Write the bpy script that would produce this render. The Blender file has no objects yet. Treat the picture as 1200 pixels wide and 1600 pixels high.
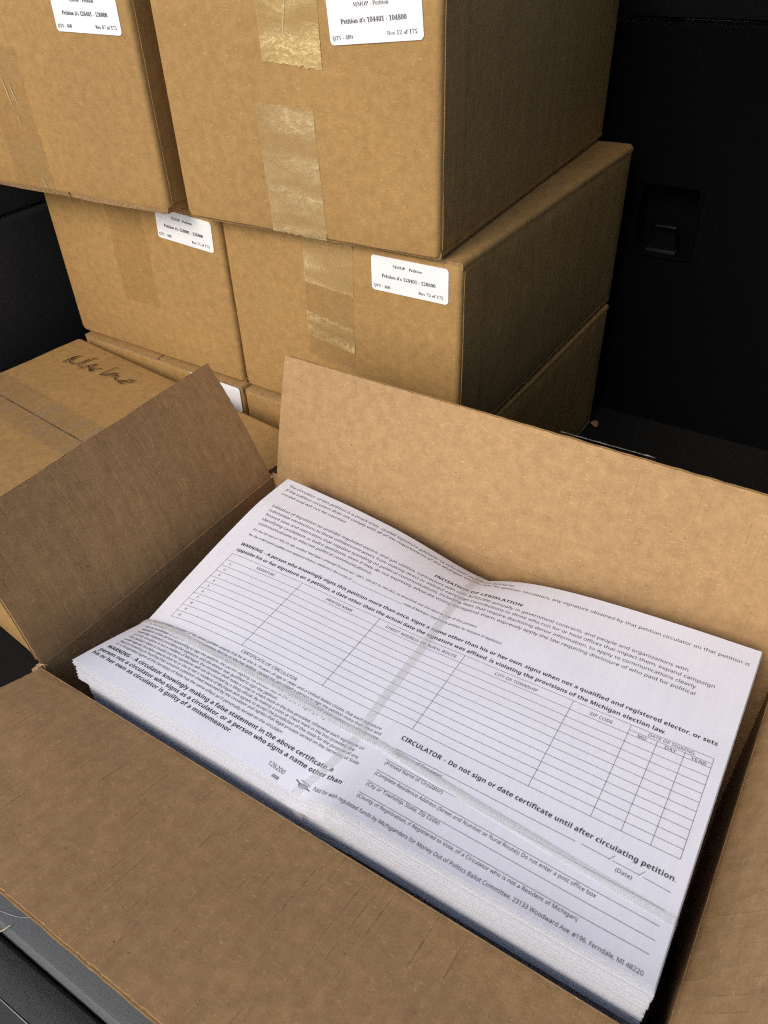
import bpy, bmesh, math, random
from mathutils import Vector, Matrix, noise
import mathutils
R = math.radians
rnd = random.Random(7)
scene = bpy.context.scene
col = scene.collection

# ------------------------------------------------------------------ camera
cd = bpy.data.cameras.new("camera")
cd.sensor_fit = 'VERTICAL'; cd.sensor_height = 36.0; cd.sensor_width = 27.0
cd.lens = 1215.2 / 1600 * 36
cd.clip_start = 0.01; cd.clip_end = 400
cam = bpy.data.objects.new("camera", cd); col.objects.link(cam)
cr = Vector((0.8443486, 0.5348059, -0.0325276)); cu = Vector((-0.3153812, 0.5451647, 0.7767433)); cf = Vector((-0.4331398, 0.6455835, -0.6289768))
mw = Matrix.Identity(4)
for i in range(3):
    mw[i][0] = cr[i]; mw[i][1] = cu[i]; mw[i][2] = -cf[i]
mw.translation = (0.35701, -0.448552, 0.551418)
cam.matrix_world = mw
cd.dof.use_dof = True; cd.dof.focus_distance = 0.60; cd.dof.aperture_fstop = 20.0
scene.camera = cam

# ------------------------------------------------------------------ light
SUN_AZ, SUN_EL = 10.0, 38.0      # degrees left of straight behind the camera, above the horizon
w = bpy.data.worlds.new("World"); scene.world = w; w.use_nodes = True
nt = w.node_tree; bg = nt.nodes['Background']
sky = nt.nodes.new('ShaderNodeTexSky'); sky.sky_type = 'NISHITA'; sky.sun_disc = False
sky.sun_elevation = R(SUN_EL); sky.sun_rotation = R(180 + SUN_AZ); sky.air_density = 1.0; sky.dust_density = 1.4
nt.links.new(sky.outputs[0], bg.inputs[0]); bg.inputs[1].default_value = 0.15
sd = bpy.data.lights.new("sun", 'SUN'); sd.energy = 1.5; sd.angle = R(30); sd.color = (1.0, 0.88, 0.72)
so = bpy.data.objects.new("sun", sd); col.objects.link(so)
sdir = Vector((-math.sin(R(SUN_AZ)) * math.cos(R(SUN_EL)), -math.cos(R(SUN_AZ)) * math.cos(R(SUN_EL)), math.sin(R(SUN_EL))))
so.rotation_euler = sdir.to_track_quat('Z', 'Y').to_euler()
scene.cycles.use_denoising = False; scene.cycles.pixel_filter_type = 'BLACKMAN_HARRIS'; scene.cycles.filter_width = 1.15
scene.view_settings.view_transform = 'Standard'; scene.view_settings.look = 'None'
scene.view_settings.exposure = 0.47; scene.view_settings.gamma = 1.0

# ------------------------------------------------------------------ materials
def newmat(name):
    m = bpy.data.materials.new(name); m.use_nodes = True
    return m, m.node_tree, m.node_tree.nodes['Principled BSDF']
def nd(t, typ, **kw):
    n = t.nodes.new(typ)
    for k, v in kw.items():
        if k.startswith('i_'):
            n.inputs[k[2:].replace('_', ' ')].default_value = v
        else: setattr(n, k, v)
    return n
def math_(t, op, a, b=None, c=None, clamp=False):
    n = t.nodes.new('ShaderNodeMath'); n.operation = op; n.use_clamp = clamp
    for i, x in enumerate((a, b, c)):
        if x is None: continue
        if isinstance(x, (int, float)): n.inputs[i].default_value = x
        else: t.links.new(x, n.inputs[i])
    return n.outputs[0]
def mixc(t, fac, a, b, mode='MIX'):
    n = t.nodes.new('ShaderNodeMix'); n.data_type = 'RGBA'; n.blend_type = mode
    for i, x in ((0, fac), (6, a), (7, b)):
        if isinstance(x, (int, float)): n.inputs[i].default_value = x
        elif isinstance(x, tuple): n.inputs[i].default_value = (*x, 1) if len(x) == 3 else x
        else: t.links.new(x, n.inputs[i])
    return n.outputs[2]
def mapped(t, src, sc, rot=0, loc=(0, 0, 0)):
    n = t.nodes.new('ShaderNodeMapping'); n.inputs['Scale'].default_value = sc; n.inputs['Rotation'].default_value = (0, 0, rot)
    n.inputs['Location'].default_value = loc
    t.links.new(src, n.inputs[0]); return n.outputs[0]
def noise_(t, vec, scale, detail=3, rough=.55):
    n = t.nodes.new('ShaderNodeTexNoise'); n.inputs['Scale'].default_value = scale; n.inputs['Detail'].default_value = detail
    n.inputs['Roughness'].default_value = rough; t.links.new(vec, n.inputs['Vector']); return n.outputs['Fac']
def ramp01(t, x, a, b):
    n = t.nodes.new('ShaderNodeMapRange'); n.inputs[1].default_value = a; n.inputs[2].default_value = b
    t.links.new(x, n.inputs[0]); return n.outputs[0]
def kraft(name, base, flute=.3, wash=.0, rough=.78):
    m, t, b = newmat(name)
    uv = t.nodes.new('ShaderNodeUVMap').outputs[0]
    mott = noise_(t, uv, 120, 6, .68); big = noise_(t, uv, 9, 2, .5); fine = noise_(t, uv, 900, 3, .7)
    c = mixc(t, ramp01(t, mott, .34, .68), tuple(x * .86 for x in base), tuple(min(1, x * 1.12) for x in base))
    c = mixc(t, ramp01(t, big, .3, .7), c, mixc(t, 1.0, c, (.90, .90, .92), 'MULTIPLY'))
    c = mixc(t, ramp01(t, fine, .35, .7), mixc(t, 1.0, c, (.84, .83, .80), 'MULTIPLY'), c)
    for k, (rot, sx, sy, th, colr, amt) in enumerate(((.5, 200, 800, .665, tuple(min(1, x * 1.55) for x in base), .45), (1.9, 230, 900, .675, tuple(min(1, x * 1.5) for x in base), .4),
                                        (2.6, 220, 800, .71, tuple(x * .35 for x in base), .75), (1.1, 330, 430, .745, tuple(x * .22 for x in base), .9))):
        f = noise_(t, mapped(t, uv, (sx, sy, 1), rot, (k * 3.1, k * 1.7, 0)), 1.0, 1.5, .5)
        c = mixc(t, math_(t, 'MULTIPLY', ramp01(t, f, th, th + .05), amt), c, colr)
    sep = t.nodes.new('ShaderNodeSeparateXYZ'); t.links.new(uv, sep.inputs[0])
    wob = math_(t, 'MULTIPLY', math_(t, 'SUBTRACT', noise_(t, mapped(t, uv, (40, 60, 1)), 1, 2), .5), .0016)
    fx = math_(t, 'DIVIDE', math_(t, 'ADD', sep.outputs[0], wob), .0078)
    fr = math_(t, 'ABSOLUTE', math_(t, 'SUBTRACT', math_(t, 'FRACT', fx), .5))       # 0.5 at the flute tip, 0 between
    line = ramp01(t, fr, .06, .01)
    cell = t.nodes.new('ShaderNodeCombineXYZ'); t.links.new(math_(t, 'FLOOR', fx), cell.inputs[0]); t.links.new(math_(t, 'MULTIPLY', sep.outputs[1], 17), cell.inputs[1])
    brk = ramp01(t, noise_(t, cell.outputs[0], 1.0, 8, .8), .50, .60)
    ln = math_(t, 'MULTIPLY', line, math_(t, 'ADD', math_(t, 'MULTIPLY', brk, .9), .05))
    wash = math_(t, 'MULTIPLY', math_(t, 'COSINE', math_(t, 'MULTIPLY', fx, 6.2832)), .5)
    c = mixc(t, math_(t, 'MULTIPLY', math_(t, 'ADD', wash, .5),   .15 * flute), c, tuple(x * .55 for x in base))
    c = mixc(t, math_(t, 'MULTIPLY', ln, min(1, flute * 1.1)), c, tuple(x * .5 for x in base))
    t.links.new(c, b.inputs['Base Color'])
    b.inputs['Roughness'].default_value = rough; b.inputs['Specular IOR Level'].default_value = .25
    h = math_(t, 'ADD', math_(t, 'MULTIPLY', fine, .25), math_(t, 'MULTIPLY', mott, .5))
    h = math_(t, 'ADD', h, math_(t, 'MULTIPLY', math_(t, 'COSINE', math_(t, 'MULTIPLY', fx, 6.2832)), .05 * flute + .02))
    h = math_(t, 'SUBTRACT', h, math_(t, 'MULTIPLY', ln, .8 * flute))
    bp = t.nodes.new('ShaderNodeBump'); bp.inputs['Strength'].default_value = .45; bp.inputs['Distance'].default_value = .0006
    t.links.new(h, bp.inputs['Height'])
    b2 = t.nodes.new('ShaderNodeBump'); b2.inputs['Strength'].default_value = .5; b2.inputs['Distance'].default_value = .004
    dent = noise_(t, mapped(t, uv, (34, 11, 1)), 1, 3, .55); crease = ramp01(t, math_(t, 'ABSOLUTE', math_(t, 'SUBTRACT', noise_(t, mapped(t, uv, (13, 5, 1), .3), 1, 3, .6), .5)), .0, .012)
    t.links.new(math_(t, 'ADD', math_(t, 'MULTIPLY', dent, .5), math_(t, 'MULTIPLY', crease, .03)), b2.inputs['Height'])
    t.links.new(b2.outputs[0], bp.inputs['Normal'])
    t.links.new(bp.outputs[0], b.inputs['Normal'])
    return m
KRAFT = (.41, .243, .086)
M_out = kraft('kraft_outside', KRAFT, .12)
M_in = kraft('kraft_inside', (.47, .275, .120), 1.0, rough=.85)
M_in_soft = kraft('kraft_inside_far', (.45, .28, .13), .45, rough=.85)
def simple(name, colr, rough=.6, nscale=0, amt=.2, bump=0, spec=.4, coord='Object', dist=.001, metallic=0):
    m, t, b = newmat(name)
    b.inputs['Base Color'].default_value = (*colr, 1); b.inputs['Roughness'].default_value = rough; b.inputs['Specular IOR Level'].default_value = spec
    b.inputs['Metallic'].default_value = metallic
    if nscale:
        tc = t.nodes.new('ShaderNodeTexCoord').outputs[coord]
        f = noise_(t, tc, nscale, 4, .65)
        c = mixc(t, ramp01(t, f, .3, .7), tuple(x * (1 - amt) for x in colr), tuple(x * (1 + amt) for x in colr))
        t.links.new(c, b.inputs['Base Color'])
        if bump:
            bp = t.nodes.new('ShaderNodeBump'); bp.inputs['Strength'].default_value = bump; bp.inputs['Distance'].default_value = dist
            t.links.new(f, bp.inputs['Height']); t.links.new(bp.outputs[0], b.inputs['Normal'])
    return m
M_edge = simple('cut_cardboard_edge', (.30, .185, .08), .9, 900, .45, .8)
M_flut = simple('fluting_paper', (.36, .22, .10), .9, 500, .3, .4)
M_label = simple('label_paper', (.80, .80, .80), .5, 40, .015)
M_ink = simple('black_ink', (.03, .03, .038), .6, 300, .3)
M_ink2 = simple('grey_label_ink', (.045, .045, .055), .6, 300, .3)
M_marker = simple('marker_ink', (.025, .016, .012), .5, 300, .4)
M_carpet = simple('dark_carpet', (.010, .0098, .0095), .95, 1400, .6, .9, .15)
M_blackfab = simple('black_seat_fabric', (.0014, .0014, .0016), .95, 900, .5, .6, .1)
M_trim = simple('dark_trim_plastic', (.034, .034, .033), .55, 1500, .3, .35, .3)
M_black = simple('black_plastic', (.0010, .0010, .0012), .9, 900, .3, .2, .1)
M_hook = simple('grey_plastic_catch', (.005, .005, .005), .5, 900, .3, .2, .35)
M_sill = simple('grey_sill_plastic', (.095, .100, .098), .5, 1100, .22, .5, .4, dist=.0008)
M_rubber = simple('charcoal_rubber_seal', (.045, .047, .047), .85, 1300, .7, .9, .25, dist=.0012)
M_concrete = simple('bounce_concrete', (.34, .32, .29), .9, 6, .2, .3)
M_lining = simple('unseen_roof_black', (.03, .03, .03), .95, 400, .2)
M_straw = simple('dry_straw', (.62, .52, .33), .7, 500, .2)
M_hair = simple('pale_hair', (.5, .5, .48), .5, 500, .1)
def paper_mat():
    m, t, b = newmat('white_paper')
    tc = t.nodes.new('ShaderNodeUVMap').outputs[0]
    f = noise_(t, mapped(t, tc, (260, 40, 1)), 1, 3, .5)
    g = noise_(t, tc, 1500, 2, .6)
    c = mixc(t, ramp01(t, f, .35, .65), (.82, .815, .86), (.85, .845, .885))
    t.links.new(c, b.inputs['Base Color']); b.inputs['Roughness'].default_value = .62; b.inputs['Specular IOR Level'].default_value = .3
    bp = t.nodes.new('ShaderNodeBump'); bp.inputs['Strength'].default_value = .16; bp.inputs['Distance'].default_value = .0006
    t.links.new(math_(t, 'ADD', f, math_(t, 'MULTIPLY', g, .1)), bp.inputs['Height']); t.links.new(bp.outputs[0], b.inputs['Normal'])
    return m
M_paper = paper_mat()
M_sheets = simple('paper_edges', (.70, .70, .715), .7, 500, .02)
def tape_mat(name, alpha, tint, rough=.2, bump=1.2, gap=None):
    m, t, b = newmat(name)
    uv = t.nodes.new('ShaderNodeUVMap').outputs[0]
    b.inputs['Base Color'].default_value = (*tint, 1); b.inputs['Roughness'].default_value = rough; b.inputs['Specular IOR Level'].default_value = .9
    b.inputs['Specular Tint'].default_value = (1, .80, .46, 1)
    warp = nd(t, 'ShaderNodeTexNoise', i_Scale=45.0, i_Detail=2.0); t.links.new(uv, warp.inputs['Vector'])
    wv = t.nodes.new('ShaderNodeVectorMath'); wv.operation = 'MULTIPLY_ADD'; wv.inputs[1].default_value = (.012, .012, 0); t.links.new(warp.outputs['Color'], wv.inputs[0]); t.links.new(uv, wv.inputs[2])
    n1 = noise_(t, mapped(t, wv.outputs[0], ((gap or (120, 230))[0], (gap or (120, 230))[1], 1), .05 if gap else .3), 1, 5, .62); n2 = noise_(t, mapped(t, uv, (260, 22, 1), .05), 1, 2, .5)
    big = ramp01(t, noise_(t, mapped(t, wv.outputs[0], (9, 48, 1), .25), 1, 2, .5), .42, .60)
    bp = t.nodes.new('ShaderNodeBump'); bp.inputs['Distance'].default_value = .0012
    t.links.new(math_(t, 'ADD', math_(t, 'MULTIPLY', big, bump * .75), bump * .12), bp.inputs['Strength'])
    t.links.new(math_(t, 'ADD', n1, math_(t, 'MULTIPLY', n2, .4)), bp.inputs['Height']); t.links.new(bp.outputs[0], b.inputs['Normal']); t.links.new(bp.outputs[0], b.inputs['Coat Normal'])
    tr = t.nodes.new('ShaderNodeBsdfTransparent'); tr.inputs[0].default_value = (.95, .93, .89, 1)
    mx = t.nodes.new('ShaderNodeMixShader')
    a = math_(t, 'MULTIPLY', big, .45)
    a = math_(t, 'ADD', a, math_(t, 'MULTIPLY', math_(t, 'MULTIPLY', ramp01(t, n1, .47, .62), big), .55))
    a = math_(t, 'ADD', math_(t, 'MULTIPLY', a, alpha), alpha * .38, clamp=True)
    t.links.new(a, mx.inputs[0]); t.links.new(tr.outputs[0], mx.inputs[1]); t.links.new(b.outputs[0], mx.inputs[2])
    t.links.new(mx.outputs[0], t.nodes['Material Output'].inputs[0])
    return m
M_tape = tape_mat('glossy_clear_tape', .85, (.62, .45, .19), gap=(210, 330))
M_tape_streak = tape_mat('streaky_clear_tape', .75, (.64, .47, .22), .25, .8, (300, 34))
M_tape_dull = tape_mat('dull_clear_tape', .22, (.48, .36, .19), .3, .35)
M_ridge = simple('tape_ridge', (.62, .50, .28), .15, 0, spec=1.0)  # tape wrinkles, made pale so their colour carries the glint
M_tape_low = tape_mat('scuffed_clear_tape',   .55, (.66, .50, .26), .28, 1.0, (150, 260))
M_tape_faint = tape_mat('faint_clear_tape', .09, (.48, .36, .19), .3, .5)
M_tape_mid = tape_mat('clear_tape_flat', .45, (.52, .38, .20), .25, .6)
def band_mat(name, woven):
    m, t, b = newmat(name)
    uv = t.nodes.new('ShaderNodeUVMap').outputs[0]
    sep = t.nodes.new('ShaderNodeSeparateXYZ'); t.links.new(uv, sep.inputs[0])
    u, v = sep.outputs[0], sep.outputs[1]
    def stripes(k1, k2, per):
        x = math_(t, 'ADD', math_(t, 'MULTIPLY', u, k1 / per), math_(t, 'MULTIPLY', v, k2 / per))
        return math_(t, 'ABSOLUTE', math_(t, 'SUBTRACT', math_(t, 'FRACT', x), .5))
    s1 = stripes(1, .9, .0017); s2 = stripes(1, -.9, .0017)
    cross = math_(t, 'MAXIMUM', ramp01(t, s1, .30, .46), ramp01(t, s2, .30, .46))
    tr = t.nodes.new('ShaderNodeBsdfTransparent'); tr.inputs[0].default_value = (.97, .97, .96, 1)
    mx = t.nodes.new('ShaderNodeMixShader')
    if woven:
        c = mixc(t, cross, (.94, .94, .92), (.84, .85, .83)); t.links.new(c, b.inputs['Base Color'])
        fade = ramp01(t, u, .24, .36)
        al = math_(t, 'SUBTRACT', .70, math_(t, 'MULTIPLY', fade, .42))
        al = math_(t, 'MULTIPLY', al, math_(t, 'ADD', math_(t, 'MULTIPLY', cross, -.22), 1.0))
        nz = noise_(t, mapped(t, uv, (30, 200, 1)), 1, 2)
        al = math_(t, 'MULTIPLY', al, ramp01(t, nz, .15, .5), clamp=True)
    else:
        c = mixc(t, ramp01(t, noise_(t, mapped(t, uv, (300, 60, 1)), 1, 3), .3, .7), (.76, .745, .735), (.82, .81, .80)); t.links.new(c, b.inputs['Base Color'])
        al = math_(t, 'ADD', .24, math_(t, 'MULTIPLY', ramp01(t, noise_(t, mapped(t, uv, (60, 60, 1)), 1, 3), .3, .7), .14))
    b.inputs['Roughness'].default_value = .3; b.inputs['Specular IOR Level'].default_value = .6
    bp = t.nodes.new('ShaderNodeBump'); bp.inputs['Strength'].default_value = .3 if woven else .15; bp.inputs['Distance'].default_value = .0004
    t.links.new(cross, bp.inputs['Height']); t.links.new(bp.outputs[0], b.inputs['Normal'])
    t.links.new(al, mx.inputs[0]); t.links.new(tr.outputs[0], mx.inputs[1]); t.links.new(b.outputs[0], mx.inputs[2])
    t.links.new(mx.outputs[0], t.nodes['Material Output'].inputs[0])
    return m
M_woven = band_mat('woven_plastic_strap', True)
M_film = band_mat('clear_film_band', False)

# ------------------------------------------------------------------ helpers
def mesh_obj(name, verts, faces, mats, parent=None, uvs=None, midx=None, smooth=True):
    me = bpy.data.meshes.new(name); me.from_pydata([tuple(v) for v in verts], [], faces)
    if not isinstance(mats, (list, tuple)): mats = [mats]
    for m in mats: me.materials.append(m)
    if uvs is not None:
        l = me.uv_layers.new(name='UVMap')
        for p in me.polygons:
            for li in p.loop_indices:
                l.data[li].uv = uvs[me.loops[li].vertex_index]
    if midx:
        for i, k in enumerate(midx): me.polygons[i].material_index = k
    me.validate()
    if smooth:
        for p in me.polygons: p.use_smooth = True
        me.set_sharp_from_angle(angle=R(35))
    o = bpy.data.objects.new(name, me); col.objects.link(o)
    if parent: o.parent = parent
    return o
def thing(name, label, cat, loc=(0, 0, 0), rz=0, group=None):
    o = bpy.data.objects.new(name, None); o.empty_display_size = .02; col.objects.link(o)
    o.location = loc; o.rotation_euler = (0, 0, rz); o['label'] = label; o['category'] = cat
    if group: o['group'] = group
    return o
def struct(o): o['kind'] = 'structure'; return o
def box_mesh(name, lo, hi, mat, parent=None, bevel=0.0, segs=2):
    bm = bmesh.new(); bmesh.ops.create_cube(bm, size=1)
    for v in bm.verts: v.co = Vector([(lo[i] + hi[i]) / 2 + v.co[i] * (hi[i] - lo[i]) for i in range(3)])
    if bevel: bmesh.ops.bevel(bm, geom=bm.edges[:], offset=bevel, segments=segs, profile=.6, affect='EDGES')
    me = bpy.data.meshes.new(name); bm.to_mesh(me); bm.free(); me.materials.append(mat)
    for p in me.polygons: p.use_smooth = True
    me.set_sharp_from_angle(angle=R(50))
    o = bpy.data.objects.new(name, me); col.objects.link(o)
    if parent: o.parent = parent
    return o
def N1(*a): return noise.noise(Vector(a))
def grid_slab(S, nu, nv, U, V, thick, ns=1):
    """closed slab of thickness `thick` below surface S(u,v)->Vector; U,V param ranges. returns verts, faces, uvs"""
    vs, uvs, fs = [], [], []
    e = 1e-4
    us = [U[0] + (U[1] - U[0]) * i / nu for i in range(nu + 1)]; vv = [V[0] + (V[1] - V[0]) * j / nv for j in range(nv + 1)]
    for side in (0, 1):
        for v in vv:
            for u in us:
                P = S(u, v); 
                if side:
                    n = (S(u + e, v) - S(u - e, v)).cross(S(u, v + e) - S(u, v - e)).normalized() * ns
                    P = P - n * thick
                vs.append(P); uvs.append((u, v))
    n1 = (nu + 1) * (nv + 1)
    g = lambda i, j, s=0: s * n1 + j * (nu + 1) + i
    for j in range(nv):
        for i in range(nu):
            fs.append((g(i, j), g(i + 1, j), g(i + 1, j + 1), g(i, j + 1))); fs.append((g(i, j, 1), g(i, j + 1, 1), g(i + 1, j + 1, 1), g(i + 1, j, 1)))
    for i in range(nu):
        fs.append((g(i, 0), g(i, 0, 1), g(i + 1, 0, 1), g(i + 1, 0))); fs.append((g(i, nv), g(i + 1, nv), g(i + 1, nv, 1), g(i, nv, 1)))
    for j in range(nv):
        fs.append((g(0, j), g(0, j + 1), g(0, j + 1, 1), g(0, j, 1))); fs.append((g(nu, j), g(nu, j, 1), g(nu, j + 1, 1), g(nu, j + 1)))
    return vs, fs, uvs
def ribbon(path, width_dir, wd, offs, nseg_w=4, uoff=0):
    """flat ribbon along path points (Vectors); width_dir Vector; returns verts faces uvs"""
    vs, fs, uvs = [], [], []
    L = uoff
    for k, P in enumerate(path):
        if k: L += (P - path[k - 1]).length
        for j in range(nseg_w + 1):
            s = (j / nseg_w - .5) * wd
            vs.append(P + width_dir * s); uvs.append((s, L))
    m = nseg_w + 1
    for k in range(len(path) - 1):
        for j in range(nseg_w): fs.append((k * m + j, k * m + j + 1, (k + 1) * m + j + 1, (k + 1) * m + j))
    return vs, fs, uvs

def catmull(p, n=7):
    out = []
    for i in range(len(p) - 1):
        a0, a1, a2, a3 = p[max(0, i - 1)], p[i], p[i + 1], p[min(len(p) - 1, i + 2)]
        for k in range(n):
            s = k / n
            out.append(tuple(.5 * (2 * a1[j] + (a2[j] - a0[j]) * s + (2 * a0[j] - 5 * a1[j] + 4 * a2[j] - a3[j]) * s * s + (3 * a1[j] - a0[j] - 3 * a2[j] + a3[j]) * s ** 3) for j in range(len(a1))))
    out.append(p[-1]); return out
V = Vector
def tube(name, pts, r, mat, parent=None, n=6, taper=True):
    pts = [V(p) for p in catmull(pts, 8)]; vs, fs = [], []
    for i, P in enumerate(pts):
        d = (pts[min(i + 1, len(pts) - 1)] - pts[max(i - 1, 0)]).normalized(); a_ = d.orthogonal().normalized(); b_ = d.cross(a_)
        k = r * (1 - .5 * abs(2 * i / (len(pts) - 1) - 1) if taper else 1)
        for j in range(n): q = 2 * math.pi * j / n; vs.append(P + a_ * math.cos(q) * k + b_ * math.sin(q) * k)
    for i in range(len(pts) - 1):
        for j in range(n): fs.append((i * n + j, i * n + (j + 1) % n, (i + 1) * n + (j + 1) % n, (i + 1) * n + j))
    fs.append(tuple(range(n))[::-1]); fs.append(tuple((len(pts) - 1) * n + j for j in range(n)))
    return mesh_obj(name, vs, fs, mat, parent)
# ------------------------------------------------------------------ lettering as outlines
def conv(t, style):
    if style == 'plain': return t
    A, a, d = {'sans': (0x1d5a0, 0x1d5ba, 0x1d7e2), 'bold': (0x1d5d4, 0x1d5ee, 0x1d7ec), 'serif': (0x1d400, 0x1d41a, 0x1d7ce)}[style]
    r = ''
    for ch in t:
        if 'A' <= ch <= 'Z': r += chr(A + ord(ch) - 65)
        elif 'a' <= ch <= 'z': r += chr(a + ord(ch) - 97)
        elif '0' <= ch <= '9': r += chr(d + ord(ch) - 48)
        else: r += ch
    return r
_dg = None
def text2d(t, style, offset=0.0, res=2):
    c = bpy.data.curves.new('lettering', 'FONT'); c.body = conv(t, style); c.offset = offset; c.resolution_u = res; c.fill_mode = 'FRONT'
    o = bpy.data.objects.new('lettering', c); col.objects.link(o)
    bpy.context.view_layer.update()
    dg = bpy.context.evaluated_depsgraph_get()
    me = o.evaluated_get(dg).to_mesh()
    vs = [(v.co.x, v.co.y) for v in me.vertices]; fs = [tuple(p.vertices) for p in me.polygons]
    o.evaluated_get(dg).to_mesh_clear()
    bpy.data.objects.remove(o); bpy.data.curves.remove(c)
    x0 = min(v[0] for v in vs); x1 = max(v[0] for v in vs)
    return [(x - x0, y) for x, y in vs], fs, x1 - x0
class Print:
    def __init__(s): s.v = []; s.f = []; s.hi = set()
    def text(s, t, style, p0, p1, cap, offset=0.0, heavy=0.0):
        """p0,p1 = left/right ends of the top of the capitals, in (right, up) metres"""
        vs, fs, wd = text2d(t, style, offset)
        d = Vector(p1) - Vector(p0); L = d.length; d.normalize(); n = Vector((-d.y, d.x)); k = L / wd; ky = cap / .714
        b = len(s.v)
        for x, y in vs:
            q = Vector(p0) + d * (x * k) + n * (y * ky - cap); s.v.append((q.x, q.y))
        s.f += [tuple(i + b for i in f) for f in fs]
        if heavy:      # ink spread: the same outlines once more, a hair to the right and a hair higher
            b2 = len(s.v); s.hi.update(range(b2, b2 + len(vs)))
            for x, y in s.v[b:b2]: s.v.append((x + heavy, y + heavy * .3))
            s.f += [tuple(i + b2 for i in f) for f in fs]
    def line(s, p0, p1, wd=.00028, step=.006):
        d = Vector(p1) - Vector(p0); L = d.length; d.normalize(); n = Vector((-d.y, d.x)) * wd / 2
        k = max(1, int(L / step)); b = len(s.v)
        for i in range(k + 1):
            q = Vector(p0) + d * L * i / k; s.v += [tuple(q - n), tuple(q + n)]
        for i in range(k): s.f.append((b + 2 * i, b + 2 * i + 2, b + 2 * i + 3, b + 2 * i + 1))
    def poly(s, pts):
        b = len(s.v); s.v += pts; s.f.append(tuple(range(b, b + len(pts))))

# ------------------------------------------------------------------ setting: the cargo bay
g = mesh_obj('ground', [(-60, -60, -.62), (60, -60, -.62), (60, 60, -.62), (-60, 60, -.62)], [(0, 1, 2, 3)], M_concrete, smooth=False); struct(g)  # out of view, added to bounce light onto the box fronts
struct(box_mesh('cargo_floor', (-.62, -.338, -.03), (.80, .46, 0), M_carpet))
struct(box_mesh('unseen_roof', (-.72, .0, .80), (.90, .62, .83), M_lining))  # unseen roof, added to block light from above
t = thing('seat_back', 'black fabric seat back closing off the far end of the dark cargo area', 'seat', (.1, .45, 0))
def seat(name, z0, z1, y0, mat):
    def S(u, v):
        return Vector((u, y0 + .0012 * N1(u * 14, v * 14, 3.3) + .012 * max(0, (v - z1 + .03) / .03) ** 2 * .5, v))
    vs, fs, uvs = grid_slab(S, 60, 24, (-.74, .68), (z0, z1), .05, 1)
    # open the latch pocket later: the slab is split round it
    return mesh_obj(name, vs, fs, mat, t, uvs)
# lower cushion panel is built as four pieces round the latch pocket
px0, px1, pz0, pz1 = .014, .078, .212, .288         # pocket, in seat coordinates (seat origin x=.1)
def panel(name, lo, hi, mat, par, bev=.0): return box_mesh(name, lo, hi, mat, par, bev)
for nm, lo, hi in (('seat_panel', (-.78, 0, 0), (px0, .05, .434)), ('seat_panel', (px1, 0, 0), (.70, .05, .434)),
                   ('seat_panel', (px0, .0003, 0), (px1, .05, pz0)), ('seat_panel', (px0, .0003, pz1), (px1, .05, .4335))):
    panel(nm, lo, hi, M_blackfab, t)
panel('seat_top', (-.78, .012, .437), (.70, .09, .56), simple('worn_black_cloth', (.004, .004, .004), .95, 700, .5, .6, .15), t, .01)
a = thing('cargo_latch', 'black plastic latch pocket with a small grey catch in the seat back', 'latch', (.1 + (px0 + px1) / 2, .45, (pz0 + pz1) / 2))
def frame_ring(name, w_, h_, d0, mat, par, th=.004, proud=.003, y_=0, r=.006):
    def rr(w2, h2, r2, n=5):
        out = []
        for cx, cz, a0 in ((w2 - r2, h2 - r2, 0), (-w2 + r2, h2 - r2, 90), (-w2 + r2, -h2 + r2, 180), (w2 - r2, -h2 + r2, 270)):
            for k in range(n + 1):
                q = R(a0 + 90 * k / n); out.append((cx + r2 * math.cos(q), cz + r2 * math.sin(q)))
        return out
    A = rr(w_ / 2, h_ / 2, r); B = rr(w_ / 2 - th * .4, h_ / 2 - th * .4, r * .9); C2 = rr(w_ / 2 - th, h_ / 2 - th, r * .8)
    vs = []; n = len(A)
    for ring, y in ((A, 0), (B, -proud), (C2, -proud * .7), (C2, d0)):
        vs += [(x, y_ + y, z) for x, z in ring]
    fs = []
    for k in range(3):
        for i in range(n): fs.append((k * n + i, k * n + (i + 1) % n, (k + 1) * n + (i + 1) % n, (k + 1) * n + i))
    fs.append(tuple(3 * n + i for i in range(n)))
    return mesh_obj(name, vs, fs, mat, par)
frame_ring('bezel', .0705, .0825, .030, M_black, a)
box_mesh('crossbar', (-.012, .004, -.009), (.012, .012, -.007), M_hook, a, .001)
vs = [(-.008, .016, -.013), (.008, .016, -.013), (.014, .006, -.032), (-.014, .006, -.032), (-.008, .024, -.013), (.008, .024, -.013), (.014, .02, -.032), (-.014, .02, -.032)]
mesh_obj('catch', vs, [(0, 1, 2, 3), (4, 7, 6, 5), (0, 4, 5, 1), (3, 2, 6, 7), (1, 5, 6, 2), (0, 3, 7, 4)], M_black, a, smooth=False)
box_mesh('lip', (-.017, -.001, -.0365), (.017, .012, -.032), M_hook, a, .001)
t = thing('side_trim', 'dark plastic side trim panel with a ledge, left of the stacked boxes', 'trim panel', (-.455, .1, 0))
box_mesh('trim_panel', (-.05, -.40, 0), (0, .35, .279), M_trim, t, .004)
box_mesh('upper_panel', (-.12, -.24, .2815), (-.012, .35, .42), M_trim, t, .004)
t = thing('right_trim', 'unseen black side trim right of the cargo area, sized to block skylight', 'trim panel', (.80, .1, 0)); t.name = 'side_trim'
box_mesh('trim_panel', (-.12, -.42, 0), (.05, .38, .80), M_black, t, .004)  # out of view; height and reach set to keep skylight off the box sides
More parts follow.
